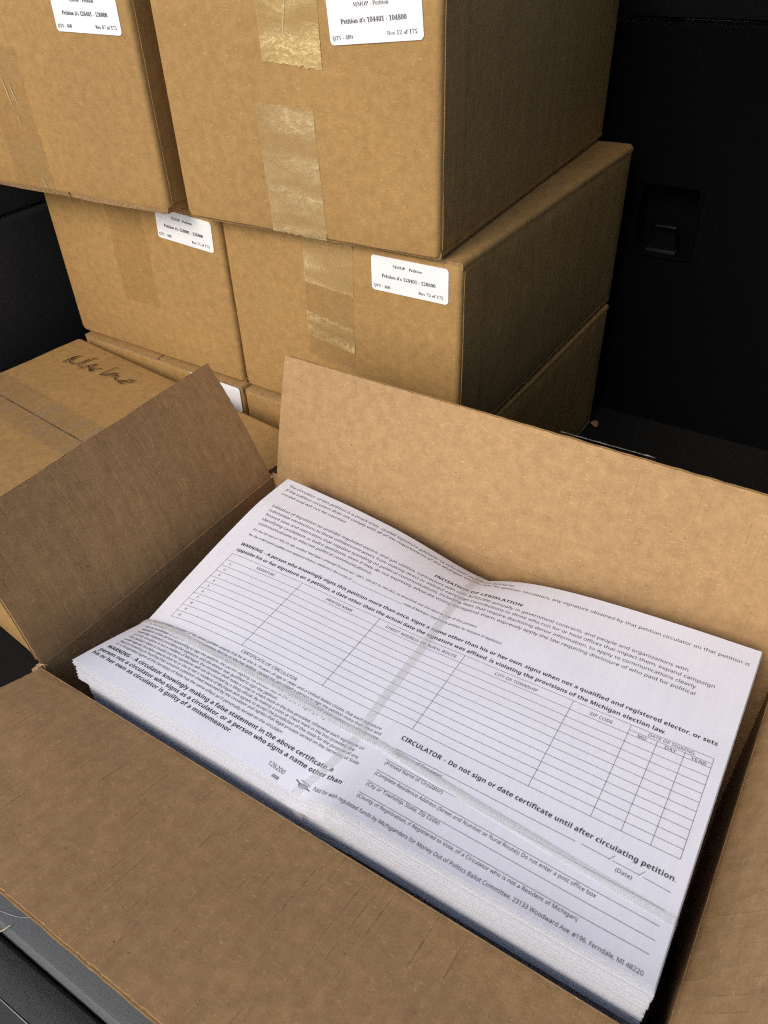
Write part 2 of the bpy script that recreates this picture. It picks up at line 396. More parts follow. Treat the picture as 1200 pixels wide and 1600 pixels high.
# load sill
t = thing('load_sill', 'grey plastic load sill under the open box with a dark rubber seal along it', 'sill', (0, -.40, 0))
def extr(name, prof, mat, par, x0=-.62, x1=.80, n=40, wob=.0):
    vs, fs, uvs = [], [], []
    m = len(prof)
    for i in range(n + 1):
        x = x0 + (x1 - x0) * i / n
        for k, (y, z) in enumerate(prof): vs.append((x, y + wob * N1(x * 9, k * .1, 2), z)); uvs.append((x, k * .01))
    for i in range(n):
        for k in range(m): fs.append((i * m + k, i * m + (k + 1) % m, (i + 1) * m + (k + 1) % m, (i + 1) * m + k))
    fs.append(tuple(range(m))[::-1]); fs.append(tuple(n * m + k for k in range(m)))
    return mesh_obj(name, vs, fs, mat, par, uvs)
extr('sill_plate', [(.066, -.02), (.062, .004), (.054, .024), (.044, .031), (.030, .0325), (.006, .0325), (.000, .0315), (-.0035, .028), (-.005, .018), (-.006, -.02)], M_sill, t)
extr('rubber_seal', [(-.0052, -.02), (-.0052, .0265), (-.0075, .0300), (-.013, .0318), (-.019, .0312), (-.0245, .028), (-.0268, .020), (-.0268, -.02)], M_rubber, t, wob=.0015)
extr('bumper_step', [(-.0285, -.03), (-.0285, -.004), (-.05, -.008), (-.12, -.012), (-.13, -.03), (-.13, -.2), (-.03, -.2)], M_trim, t)

# ------------------------------------------------------------------ closed boxes
LW, LH = .0695, .0280
def rrect(w_, h_, r, n=5):
    out = []
    for cx, cy, a0 in ((w_ - r, h_ - r, 0), (r, h_ - r, 90), (r, r, 180), (w_ - r, r, 270)):
        for k in range(n + 1):
            q = R(a0 + 90 * k / n); out.append((cx + r * math.cos(q), cy + r * math.sin(q)))
    return out
def closed_box(label, loc, rz, W, D, H, seed, group, lab=None, tapes=(), bulge=.0015, mat=None, fray=.0008, ridges=(), long_x=False, seamgap=.0012, name='cardboard_box'):
    """origin: floor, front right corner. x from -W..0 , y 0..D. major flaps hinge on the x sides (on the y sides when long_x)"""
    mat = mat or M_out
    T = .0042; rr_ = random.Random(seed)
    root = thing(name, label, 'box', loc, rz, group)
    sx, sy = rr_.random() * 3, rr_.random() * 3
    def bul(x, z):  # outward bulge of the front at local x, height z
        return bulge * math.sin(math.pi * min(1, max(0, -x / W))) * math.sin(math.pi * min(1, max(0, z / H))) + .0006 * N1(x * 25 + seed, z * 25, seed)
    # walls
    r = .0045; ring = []
    def seg(p, q, n):
        for i in range(n): ring.append((p[0] + (q[0] - p[0]) * i / n, p[1] + (q[1] - p[1]) * i / n))
    def arc(cx, cy, a0, n=5):
        for k in range(n): ring.append((cx + r * math.cos(R(a0 + 90 * k / n)), cy + r * math.sin(R(a0 + 90 * k / n))))
    seg((-W + r, 0), (-r, 0), 14); arc(-r, r, -90); seg((0, r), (0, D - r), 16); arc(-r, D - r, 0); seg((-r, D), (-W + r, D), 10); arc(-W + r, D - r, 90); seg((-W, D - r), (-W, r), 16); arc(-W + r, r, 180)
    per = [0.0]
    for i in range(1, len(ring) + 1):
        a_, b_ = ring[i - 1], ring[i % len(ring)]; per.append(per[-1] + math.hypot(a_[0] - b_[0], a_[1] - b_[1]))
    lev = [(.0018, .0022), (.0030, .0008), (T + .003, 0)] + [(T + .004 + (H - 2 * T - .008) * k / 9, 0) for k in range(1, 9)] + [(H - T - .002, 0), (H - T + .0006, .0008), (H - .0028, .0024)]
    vs, uvs, fs = [], [], []
    n = len(ring)
    cx, cy = -W / 2, D / 2
    for z, ins in lev:
        for i in range(n + 1):
            x, y = ring[i % n]
            front = y < r + 1e-6 and not (x > -r or x < -W + r)
            X, Y = x, y
            if y < 1e-6: Y -= bul(x, z)
            elif y > D - 1e-6: Y += bul(x, z)
            elif x > -1e-6: X += bulge * math.sin(math.pi * y / D) * math.sin(math.pi * z / H) + .0006 * N1(y * 25, z * 25, seed + 5)
            elif x < -W + 1e-6: X -= bulge * math.sin(math.pi * y / D) * math.sin(math.pi * z / H)
            X += (cx - X) / abs(cx - X + 1e-9) * ins if abs(x - cx) > W / 2 - r - 1e-4 else 0
            Y += (1 if Y < cy else -1) * ins if abs(y - cy) > D / 2 - r - 1e-4 else 0
            vs.append((X, Y, z)); uvs.append((per[i] + sx, z + sy))
    m = n + 1
    for k in range(len(lev) - 1):
        for i in range(n): fs.append((k * m + i, k * m + i + 1, (k + 1) * m + i + 1, (k + 1) * m + i))
    mesh_obj('wall', vs, fs, mat, root, uvs)
    # minor flap sheets just under the top and above the bottom so that no seam shows through
    for z in (T * .9, H - T * .9):
        mesh_obj('minor_flap', [(-W + .003, .003, z), (-.003, .003, z), (-.003, D - .003, z), (-W + .003, D - .003, z)], [(0, 1, 2, 3)], M_in_soft, root, [(0, 0), (W, 0), (W, D), (0, D)])
    # major flaps: profile across, extruded along
    A, B = (D, W) if long_x else (W, D)        # A = across the seam, B = along
    for top in (1, 0):
        for s in (1, -1):
            prof = []
            h = A / 2; g0 = seamgap / 2; Rc = .0040
            for q in (g0, h * .25, h * .5, h * .75, h - Rc): prof.append((q, 0.0))
            for k in range(1, 5): prof.append((h - Rc + (Rc + .0004) * math.sin(R(90 * k / 4)), -Rc + Rc * math.cos(R(90 * k / 4))))
            prof.append((h + .0003, -.0062)); prof.append((h - .0032, -.0062)); prof.append((h - .0036, -T)); prof.append((g0, -T))
            np_, nb = len(prof), 26; vs, fs, uvs, mi = [], [], [], []
            for j in range(nb + 1):
                b_ = B * j / nb
                for k, (q, dz) in enumerate(prof):
                    bb = b_
                    if j in (0, nb): bb += (-1 if j == 0 else 1) * (-(.0021 if top else (.0045 if fray < .002 else .0004)) + (fray + (.003 if top else 0) * .3) * abs(N1(q * 160 + seed, top * 3 + s, k * .4)) * 1.6)
                    q2 = q + (.0004 * N1(bb * 60, s, seed) if k in (0, np_ - 1) else 0)
                    zz = dz + .0007 * N1(q * 18 + s * 5, bb * 18, seed + 9) * (1 if k < 5 else .3)
                    if 0 < j < nb: zz += .0008 * math.sin(math.pi * bb / B) * math.sin(math.pi * q / h) * (1 if top else 0)
                    z = H + zz if top else -zz
                    pa = s * q
                    P = (-W / 2 + pa, bb, z) if not long_x else (-W + bb, D / 2 + pa, z)
                    vs.append(P); uvs.append((bb + sx + 1.3 * s, q + sy + top) if True else 0)
            flip = (s * (1 if top else -1) * (-1 if long_x else 1)) < 0
            for j in range(nb):
                for k in range(np_):
                    f = (j * np_ + k, (j + 1) * np_ + k, (j + 1) * np_ + (k + 1) % np_, j * np_ + (k + 1) % np_)
                    fs.append(f if flip else f[::-1]); mi.append(1 if k in (np_ - 1,) else 0)
            fs.append(tuple(range(np_))); mi.append(1); fs.append(tuple(nb * np_ + k for k in range(np_))[::-1]); mi.append(1)
            mesh_obj('flap', vs, fs, [mat, M_edge], root, uvs, mi)
    if not long_x:
        xs = .0006
        def Sj(u, v):
            return Vector((bulge * math.sin(math.pi * u / D) * math.sin(math.pi * v / H) + .0006 * N1(u * 25, v * 25, seed + 5) + xs + .0001 * N1(v * 200, u * 50, 1), u + (.0004 * N1(v * 260, seed, 2) if u < .006 else 0), v))
        vj, fj, uj = grid_slab(Sj, 8, 30, (.0052, .036), (.0075, H - .0075), .0030, 1)
        mesh_obj('glue_joint', vj, fj, mat, root, [(q[0] + sx, q[1] + sy) for q in uj])
    # tapes on the front and over the seam
    for tp in tapes:
        x0, x1, z0, z1, mt = tp[:5]; skew = tp[5] if len(tp) > 5 else 0
        nz = max(4, int((z1 - z0) / .003)); vs, fs, uvs = [], [], []; nx = 16
        for j in range(nz + 1):
            z = z0 + (z1 - z0) * j / nz
            for i in range(nx + 1):
                x = x0 + (x1 - x0) * i / nx + skew * (z - z0)
                zz = z + (.0015 * N1(x * 300, seed, 1) if j == 0 or j == nz else 0)
                zz -= tp[6] * (i / nx) if len(tp) > 6 else 0
                bump = .00018 * (1 + N1(x * 190, z * 260, seed))
                zc = min(max(zz, .0), H)
                y = -bul(x, zc) - .00035 - bump
                if zc > H - .006 or zc < .006: y = min(y, -.0016)
                vs.append((x, y, zz)); uvs.append((x * 1.0 + seed, z))
        for j in range(nz):
            for i in range(nx): a_ = j * (nx + 1) + i; fs.append((a_, a_ + 1, a_ + nx + 2, a_ + nx + 1))
        mesh_obj('tape', vs, fs, mt, root, uvs)
    for ri, (xa, za, xb, zb) in enumerate(ridges):
        tube('tape_crease', [(xa + (xb - xa) * q / 5 + .0003 * N1(q, ri, seed), -bul(xa, za) - .0007, za + (zb - za) * q / 5) for q in range(6)], .00042, M_ridge, root)
    if lab:
        lx, lz, ang, lines = lab
        P2 = rrect(LW, LH, .0028); ca, sa = math.cos(ang), math.sin(ang)
        def to3(x, y, off):
            X, Z = lx + x * ca - y * sa, lz + x * sa + y * ca
            return (X, -bul(X, Z) - off, Z)
        bm = bmesh.new()
        # a grid clipped to the rounded outline: simple fan rings
        rings = []
        c2 = (LW / 2, LH / 2)
        for f_ in (1, .97, .8, .6, .4, .2):
            rings.append([bm.verts.new(to3(c2[0] + (x - c2[0]) * f_, c2[1] + (y - c2[1]) * f_, .00062)) for x, y in P2])
        ctr = bm.verts.new(to3(*c2, .00062)); n_ = len(P2)
        back = [bm.verts.new(to3(x, y, .0001)) for x, y in P2]
        for a_, b_ in zip([back] + rings, rings + [None]):
            if b_ is None: break
            for i in range(n_): bm.faces.new((a_[i], a_[(i + 1) % n_], b_[(i + 1) % n_], b_[i]))
        for i in range(n_): bm.faces.new((rings[-1][i], rings[-1][(i + 1) % n_], ctr))
        bmesh.ops.recalc_face_normals(bm, faces=bm.faces[:])
        me = bpy.data.meshes.new('label'); bm.to_mesh(me); bm.free(); me.materials.append(M_label)
        lo = bpy.data.objects.new('label', me); col.objects.link(lo); lo.parent = root
        if lines:
            pr = Print(); num, bx = lines
            pr.text('MMOP - Petition', 'serif', (.0202, .0230), (.0463, .0230), .0025, -.008)
            pr.text("Petition #'s " + num, 'serif', (.0097, .0145), (.0583, .0145), .0029)
            pr.text('QTY - 400', 'serif', (.0020, .0054), (.0175, .0054), .0025, -.008)
            pr.text(bx, 'serif', (.0434, .0062), (.0652, .0062), .0025, -.008)
            mesh_obj('print', [to3(x, y, .00085) for x, y in pr.v], pr.f, M_ink2, lo, smooth=False)
    return root
G = 'closed cardboard boxes stacked behind the open box'
Y1, A1, Z1 = .0390, -.0250, .1638
Y2, A2, Z2 = .0470, -.0184, .3343
Y3, A3 = .0383, .0431
def at(x0, y0, a, lx, ly, z): return (x0 + lx * math.cos(a) - ly * math.sin(a), y0 + lx * math.sin(a) + ly * math.cos(a), z)
# bottom row
closed_box('bottom box of the right-hand stack, mostly hidden behind the open box', at(.1017, Y1, A1, 0, 0, 0), A1, .2385, .366, Z1 - .0004, 11, G, tapes=((-.145, -.095, .09, Z1 + .001, M_tape_dull),))
closed_box('bottom box of the left stack, corner of a white label showing past the flap', at(.1017, Y1, A1, -.2415, 0, 0), A1, .2400, .366, Z1 - .0004, 12, G, lab=(-.0720, .1335, 0, None))
# middle row
H2 = Z2 - Z1 - .0008
closed_box('middle right box labelled Box 72 of 175, with tape down its front', at(.1019, Y2, A2, 0, 0, Z1), A2, .2395, .3648, H2, 13, G, lab=(-.0798, .1345, 0.01, ('128401 - 128800', 'Box 72 of 175')),
           tapes=((-.149, -.099, .127, H2 + .002, M_tape_streak, .03, .004), (-.1510, -.1010, .060, .1275, M_tape_dull, .03, .004), (-.1507, -.1003, .078, .101, M_tape_streak, .03, .007)))
closed_box('middle left box labelled Box 71 of 175, label half under the box above', at(.1019, Y2, A2, -.2425, 0, Z1), A2, .2455, .3648, H2, 14, G, lab=(-.0800, .1355, -.055, ('128001 - 128400', 'Box 71 of 175')),
           tapes=((-.150, -.100, .06, H2 + .001, M_tape_faint),))
# top row
H3 = .172
closed_box('top right box labelled Box 12 of 175, the largest and nearest of the stack', at(.08745, Y3, A3, 0, 0, Z2), A3, .2390, .3834, H3, 15, G, lab=(-.0806, .1342, 0.088, ('104401 - 104800', 'Box 12 of 175')),
           tapes=((-.1395, -.0890, .1225, H3 + .002, M_tape, -.02, .003), (-.1475, -.0965, .003, .0955, M_tape_low, -.03, .001)), bulge=.001, ridges=((-.113, .17, -.1225, .127),))
closed_box('top left box labelled Box 67 of 175, cut off by the frame edge', at(.08745, Y3, A3, -.2585, -.001, Z2), A3, .2430, .3834, H3, 16, G, lab=(-.0810, .1335, -.012, ('126401 - 126800', 'Box 67 of 175')),
           tapes=((-.190, -.140, .002, .12, M_tape_dull),), fray=.0035, ridges=((-.168, .098, -.163, .070), (-.160, .092, -.155, .074), (-.161, .066, -.159, .060), (-.153, .014, -.150, .004)))
# Marlene's box
am = -.1163
mroot = closed_box('closed box with a name handwritten in black marker on its taped top', (-.3757 + .359 * math.cos(am) + .2475 * math.sin(am), .0435 + .359 * math.sin(am) - .2475 * math.cos(am), 0), am, .359, .2475, Z1 - .0012, 17, None,
                   long_x=True, seamgap=.0024, bulge=.0008)
mroot['label'] = 'closed box with Marlene handwritten in black marker on its taped top'
# centre tape over the seam
vs, fs, uvs = ribbon([Vector((-.359 + .001 + .357 * i / 40, .1237 + .0006 * N1(i * .3, 1, 1), Z1 - .0012 + .0014)) for i in range(41)], Vector((0, 1, 0)), .050, 0, 8)
M_top_tape = tape_mat('flat_clear_tape_top', .22, (.42, .36, .27), .28, .25)
mesh_obj('tape', vs, fs, M_top_tape, mroot, uvs)
strokes = [[(38.7, -48.3), (38.4, -36.6), (41.7, -27.5)], [(38.4, -31.8), (42.1, -40.7), (48.0, -44.2), (53.3, -41.2), (55.5, -35.0), (57.4, -26.9), (61.7, -21.0)],
 [(57.4, -26.9), (58.0, -34.1), (58.9, -40.0), (61.8, -44.9)], [(67.0, -46.3), (67.3, -38.8), (69.1, -34.0), (73.0, -29.5), (74.7, -35.3), (79.8, -42.7), (73.0, -38.4), (67.8, -36.5)],
 [(79.8, -42.7), (80.5, -37.6), (82.5, -33.0), (87.5, -33.1)], [(97.8, -19.6), (95.7, -27.6), (95.0, -40.0), (99.2, -37.9), (101.5, -33.5), (107.4, -28.4), (106.3, -32.7), (102.9, -37.8), (101.0, -37.5)],
 [(110.2, -38.0), (111.8, -30.6), (116.2, -37.2), (122.7, -36.8), (126.9, -33.9), (130.8, -29.1), (135.1, -28.0), (134.8, -32.1), (129.9, -34.4), (125.1, -36.1), (124.6, -39.0), (131.6, -38.3)]]
vs, fs = [], []
for si, s in enumerate(strokes):
    pts = catmull(s); b = len(vs)
    for i, q in enumerate(pts):
        a_ = Vector(pts[max(0, i - 1)]); c_ = Vector(pts[min(len(pts) - 1, i + 1)]); d = (c_ - a_); d = d.normalized() if d.length > 1e-6 else Vector((1, 0))
        wd = (1.05 if si == 0 else .78) * (.75 + .5 * abs(N1(i * .3, si, 4))) * (.55 if i in (0, len(pts) - 1) else 1); nn = Vector((-d.y, d.x)) * wd
        for sg in (-1, 1): vs.append(((q[0] + sg * nn.x) / 1000 - .359, (q[1] + sg * nn.y) / 1000 + .2475, Z1 - .0012 + .0021 + si * .00004))
    for i in range(len(pts) - 1): fs.append((b + 2 * i, b + 2 * i + 1, b + 2 * i + 3, b + 2 * i + 2))
mesh_obj('handwriting', vs, fs, M_marker, mroot, smooth=False)

# ------------------------------------------------------------------ the open box
ox0, ox1, oy0, oy1, HZ = -.0135, .3850, -.2985, -.0610, .1675
ob = thing('open_box', 'open cardboard box with its flaps folded out, holding the strapped petition sheets', 'box', ((ox0 + ox1) / 2, (oy0 + oy1) / 2, 0))
OC = Vector(ob.location)
def wallslab(name, P, Q, inner, z0=.0, z1=HZ):
    d = (Q - P); L = d.length; d.normalize()
    def S(u, v): return P - OC + d * u + Vector((0, 0, v)) + inner * (.0012 * math.sin(math.pi * u / L) * math.sin(math.pi * v / HZ) * -1)
    nrm = d.cross(Vector((0, 0, 1))); ns = 1 if nrm.dot(inner) > 0 else -1
    vs, fs, uvs = grid_slab(S, 24, 10, (0, L), (z0, z1), .0040, ns)
    return mesh_obj(name, vs, fs, M_in_soft, ob, uvs)
V = Vector
wallslab('wall', V((ox0, oy0, 0)), V((ox0, oy1, 0)), V((1, 0, 0)))
wallslab('wall', V((ox1, oy0, 0)), V((ox1, oy1, 0)), V((-1, 0, 0)))
wallslab('wall', V((ox0 - .0038, oy1 + .0002, 0)), V((ox1 + .0038, oy1 + .0002, 0)), V((0, -1, 0)))
wallslab('wall', V((ox0 - .0038, oy0 - .0002, 0)), V((ox1 + .0038, oy0 - .0002, 0)), V((0, 1, 0)))
box_mesh('base', tuple(V((ox0, oy0, .001)) - OC), tuple(V((ox1, oy1, .005)) - OC), M_in_soft, ob)

def flap(P, Q, D0, D1, Lf, inner, seed, bow=0.0, mat=None, crease=.010, cw=.0045, torn=0.0, dip=.0):
    """hinge from P to Q; D0, D1 = unit directions hinge->tip at the two ends; inner = direction in which the inner face looks"""
    mat = mat or M_in
    d = Q - P; L = d.length; dn = d.normalized()
    def Sc(u, v, ej=0.0):
        s = u / L; D = (D0 * (1 - s) + D1 * s).normalized()
        H_ = P + dn * u
        side = D.cross(dn); side = side if side.dot(inner) > 0 else -side
        c = cw
        if v <= -c: X = H_ + V((0, 0, v))
        elif v >= c: X = H_ + D * v
        else:
            k = (v + c) / (2 * c); a_ = H_ + V((0, 0, -c)); b_ = H_ + D * c
            X = a_ * (1 - k) ** 2 + H_ * 2 * k * (1 - k) + b_ * k * k
        k = max(0, v / Lf)
        X = X + side * (bow * math.sin(math.pi * min(1, k)) + dip * math.sin(math.pi * s) * k + .0011 * N1(u * 13 + seed, v * 13, seed) * min(1, k * 4) + .0003 * N1(u * 70, v * 40, seed))
        return X - OC
    def S_edge(u, v):   # roughness of the die-cut outline
        uu, vv_ = u, v
        if v > Lf - 1e-3: vv_ += .0005 * N1(u * 330, seed, 8) + .0004 * N1(u * 90, seed, 1)
        if v > .002:
            if u < .0015: uu -= .0005 * N1(v * 400, seed, 2) + torn * abs(N1(v * 140, seed, 3))
            if u > L - .0015: uu += .0005 * N1(v * 400, seed, 5)
        return Sc(uu, vv_)
    nrm = (Sc(L / 2 + .001, Lf / 2) - Sc(L / 2 - .001, Lf / 2)).cross(Sc(L / 2, Lf / 2 + .001) - Sc(L / 2, Lf / 2 - .001)).normalized()
    ns = 1 if nrm.dot(inner) > 0 else -1
    th, lt = .0040, .00055
    nu = int(L / .0022); nv = 40
    def shifted(k):
        e = 1e-4
        def f(u, v):
            n = (Sc(u + e, v) - Sc(u - e, v)).cross(Sc(u, v + e) - Sc(u, v - e)).normalized() * ns
            return S_edge(u, v) - n * k
        return f
    vs, fs, uvs = grid_slab(shifted(0), nu, nv, (0, L), (-crease, Lf), lt, ns)
    uvs = [(u + seed * .37, v + seed * .11) for u, v in uvs]
    o = mesh_obj('flap', vs, fs, mat, ob, uvs)
    vs, fs, uvs = grid_slab(shifted(th - lt), nu // 2, 20, (0, L), (.004, Lf), lt, ns)
    mesh_obj('outer_liner', vs, fs, M_out, o, uvs)
    # fluting between the liners
    vs, fs, uvs = [], [], []; n = int(L / .0078 * 10); rows = 9
    sh = shifted(0)
    for j in range(rows):
        v = .005 + (Lf - .0055) * j / (rows - 1)
        for i in range(n + 1):
            u = .0006 + (L - .0012) * i / n
            k = th / 2 + (th / 2 - lt - .0001) * math.cos(2 * math.pi * u / .0078)
            e = 1e-4
            nn = (Sc(u + e, v) - Sc(u - e, v)).cross(Sc(u, v + e) - Sc(u, v - e)).normalized() * ns
            vs.append(Sc(u, v) - nn * k); uvs.append((u, v))
    for j in range(rows - 1):
        for i in range(n): a_ = j * (n + 1) + i; fs.append((a_, a_ + 1, a_ + n + 2, a_ + n + 1))
    mesh_obj('fluting', vs, fs, M_flut, o, uvs)
    return o
LF = .108
def fray(pt, n, seed, spread=.004, ln=.007):
    r_ = random.Random(seed)
    for i in range(n):
        p_ = V(pt) - OC + V([r_.uniform(-1, 1) * spread * .5 for _ in range(3)])
        q_ = p_ + V([r_.uniform(-1, 1) for _ in range(3)]).normalized() * ln * r_.uniform(.4, 1)
        tube('frayed_paper', [p_, (p_ + q_) / 2 + V([r_.uniform(-1, 1) * .0012 for _ in range(3)]), q_], .0003, M_fray, ob)
M_fray = simple('torn_paper_fibre', (.52, .38, .2), .9, 500, .3)
fray((ox0 + .001, oy0 + .001, HZ + .002), 5, 4, .003, .0045)
fray((ox0 + .001, oy1 - .002, HZ + .002), 3, 5, .003, .004)
fray((ox1 - .001, oy1 - .004, HZ + .003), 4, 6, .003, .004)
HZr = HZ
# far flap stands up, leaning back a little
flap(V((ox0 + .004, oy1, HZ)), V((ox1 - .001, oy1, HZ)), V((-.001, .0300, .0970)).normalized(), V((.0, .0290, .1040)).normalized(), .1035, V((0, -1, 0)), 21, bow=.0012, mat=M_in_soft)
# left flap leans out over the marked box
flap(V((ox0, oy0 + .001, HZ)), V((ox0, oy1 - .002, HZ)), V((-.030, 0, .104)).normalized(), V((-.0485, 0, .092)).normalized(), .1060, V((1, 0, 0)), 22, bow=.003)
# near flap lies almost flat towards the tailgate
flap(V((ox0 + .001, oy0, HZ)), V((ox1 - .001, oy0, HZ)), V((0, -1, .30)).normalized(), V((0, -1, .27)).normalized(), .1125, V((0, 0, 1)), 23, bow=.0012, torn=.0008, cw=.0008, crease=.003)
# right flap rises steeply
flap(V((ox1, oy0 + .006, HZ + .002)), V((ox1, oy1 - .006, HZ + .002)), V((.030, 0, .0494)).normalized(), V((.034, 0, .047)).normalized(), .1060, V((-1, 0, .5)), 24, bow=.001, mat=M_in_soft)
# remnant of torn clear tape on the far flap's top edge
vs, fs, uvs = [], [], []
for i in range(41):
    u = .218 + .062 * i / 40
    for k, (dy, dz) in enumerate(((.0, .0022), (.0006, .0026 + .0026 * max(0, N1(u * 220, 1, 1))), (.0014, .0026 + .0030 * max(0, N1(u * 260, 5, 1))), (.0030, .0020), (.0036, .0012))):
        vs.append(V((u, -.0318 + dy * .4, HZ + .1012 + dz * .45 + (u - .218) * .01)) - OC); uvs.append((u, k * .002))
for i in range(40):
    for k in range(4): a_ = i * 5 + k; fs.append((a_, a_ + 1, a_ + 6, a_ + 5))
mesh_obj('tape_remnant', vs, fs, tape_mat('torn_tape', .45, (.30, .29, .27), .15, 1.0), ob, uvs)

# ------------------------------------------------------------------ petition sheets
SW, SH = .3556, .2159
OX, OY, OT = .0172, -.0768, .0064
ps = thing('petition_stack', 'stack of white printed petition sheets bound with clear straps inside the open box', 'papers', (OX, OY, 0), OT)
def zs(u, v):
    s = u - .178
    k_ = 1 / (1 + (abs(s) / .062) ** 2.2) if s < 0 else math.exp(-s / .044)
    z = .1885 - .0235 * k_ * math.exp(-max(v, 0) / .037)
    d_ = math.sqrt((v - .158) ** 2 + 6e-6); k_ = max(0, 1 - d_ / .125) ** 1.25 if v < .158 else max(0, 1 - d_ / .058) ** 1.05
    z -= .0185 * k_ * math.exp(-max(u, 0) / .032)
    z -= .0045 * math.sin(math.pi * min(max(u / SW, 0), 1)) * (1 - .5 * v / SH)
    t_ = min(max((u - .168) / .03, 0), 1); t_ = t_ * t_ * (3 - 2 * t_)
    z += .008 * t_ * math.exp(-max(SH - v, 0) / .03)
    z -= .003 * math.exp(-abs(u - .17) / .01) * math.exp(-max(SH - v, 0) / .015)
    z += .0004 * N1(u * 30, v * 30, 5)
    return z
def P3(u, v, off=0.0): return V((u, -v, zs(u, v) + off))
GU, GV = 178, 108
ZG = [[zs(SW * i / GU, SH * j / GV) for i in range(GU + 1)] for j in range(GV + 1)]
def zq(u, v):      # the height of the sheet's own facets, so that print and straps lie exactly on it
    a_ = min(max(u / SW * GU, 0), GU - 1e-6); b_ = min(max(v / SH * GV, 0), GV - 1e-6); i, j = int(a_), int(b_); a_ -= i; b_ -= j
    return (ZG[j][i] * (1 - a_) + ZG[j][i + 1] * a_) * (1 - b_) + (ZG[j + 1][i] * (1 - a_) + ZG[j + 1][i + 1] * a_) * b_
vs, fs, uvs = grid_slab(lambda u, v: P3(u, v), GU, GV, (0, SW), (0, SH), .00012, -1)
top = mesh_obj('top_sheet', vs, fs, M_paper, ps, uvs)
# sheets below: too many and too thin to pick apart one by one
vs, fs, uvs = [], [], []
rs = random.Random(3); NS = 118; ju = jv = 0
for k in range(1, NS):
    fade = math.exp(-k / 60.0)
    ju = .7 * ju + rs.uniform(-.0005, .0005); jv = .7 * jv + rs.uniform(-.0004, .0004)
    ext = rs.uniform(0, .0005); rot = rs.uniform(-.002, .002) 
    lean = .0032 * (1 - math.exp(-k / 9.0))
    dz = -.00014 - k * .00020 * (1 + k / 160.0)
    def S(u, v, fade=fade, ju=ju, jv=jv, dz=dz, rot=rot, lean=lean, ext=ext, k=k):
        uc = min(max(u, 0), SW)
        zz = .1885 - .004 + (zs(uc, v) - .1845) * (.45 + .55 * fade) - (.0016 * min(1, (k - 10) / 3) * max(0, 1 - abs(u - .172) / .03) if k > 10 else .00025)
        fan = lean * max(0, 1 - u / .05) * 1.0
        return V((u + ju + fan + rot * v, -v + jv - rot * u - (ext if v > .2 else 0) - (.0016 * min(1, k / 34) - (.0034 * min(1, (k - 46) / 5) if k > 46 else 0)) * max(0, (v / SH - .8) * 5), zz + dz))
    a, f, uu = grid_slab(S, 90 if k <= 10 else 30, 48 if k <= 10 else 16, (0, SW), (0, SH), .00013, -1)
    b = len(vs); vs += a; uvs += uu; fs += [tuple(i + b for i in q) for q in f]
sh = mesh_obj('sheets_below', vs, fs, M_sheets, ps, uvs, smooth=False); sh['kind'] = 'stuff'
box_mesh('sheet_block', (.002, -SH + .001, .006), (SW - .001, -.001, .1885 - .006 - .018 - NS * .00020 * 1.6), M_sheets, ps)

pr = Print()
def T_(t_, style, a, b, cap, off=0.0): pr.text(t_, style, (a[0] / 1000, -a[1] / 1000), (b[0] / 1000, -b[1] / 1000), cap / 1000, off, 0.0)
def Ln(a, b, wd=.21): pr.line((a[0] / 1000, -a[1] / 1000), (b[0] / 1000, -b[1] / 1000), wd / 1000)
BO = 0.0
T_('The circulator of this petition is a (mark one):  ❏ paid signature gatherer ❏ volunteer signature gatherer.', 'sans', (6.8, 5.6), (201, 6.6), 2.6)
T_('If the petition circulator does not comply with all of the requirements of the Michigan election law for petition circulators, any signature obtained by that petition circulator on that petition is', 'sans', (7.7, 11.1), (351.5, 12.6), 2.6)
T_('invalid and will not be counted.', 'sans', (8.5, 16.8), (68.4, 17.2), 2.35)
T_('INITIATION OF LEGISLATION', 'bold', (148.8, 26.6), (214.5, 27.2), 2.85, BO)
for i, (tx, e) in enumerate((('Initiation of legislation to: prohibit regulated electric and gas utilities, contractors with over $250,000 annually in government contracts, and people and organizations with', 322),
        ('substantial connections to these utilities/contractors from making direct or indirect campaign contributions to those who run for or hold offices that impact them; expand campaign', 338.2),
        ('finance laws and restrictions that regulate spending on political communications, including laws that require disclosing donor information, to apply to communications clearly', 329.1),
        ('identifying candidates or ballot questions, even if they do not expressly advocate voting for/against them; expressly apply the law requiring disclosure of who paid for political', 329.9),
        ('communications to internet political communications.', 113.9))):
    T_(tx, 'sans', (11.6 + i * .8, 32.4 + i * 5.2), (e, 33.6 + i * 5.2 - (.9 if i == 4 else 0)), 2.54)
T_('For the full text of 1976 PA 388, entitled “Michigan campaign finance act,” (MCL 169.201 to 169.282), as amended, see the reverse side of this petition.', 'sans', (15.4, 60.4), (198.8, 61.6), 1.9)
T_('We, the undersigned qualified and registered electors, residents in the county of', 'sans', (15.8, 66.2), (106, 66.9), 1.9)
Ln((107, 68.9), (146, 69.1), .22)
T_(', state of Michigan, respectively petition for initiation of legislation.', 'sans', (146.5, 67.0), (218.6, 67.4), 1.9)
T_('WARNING – A person who knowingly signs this petition more than once, signs a name other than his or her own, signs when not a qualified and registered elector, or sets', 'bold', (17.2, 76.2), (349.1, 77.0), 2.75, BO)
T_('opposite his or her signature on a petition, a date other than the actual date the signature was affixed, is violating the provisions of the Michigan election law.', 'bold', (18.2, 82.2), (323.4, 83.2), 2.75, BO)
tx0, tx1, ty0, ty1 = 18.0, 349.6, 88.6, 152.2
rowh = (ty1 - ty0) / 11.16; hd = rowh * 1.16
Ln((tx0, ty0), (tx1, ty0)); 
for k in range(11): Ln((tx0, ty0 + hd + k * rowh), (tx1, ty0 + hd + k * rowh))
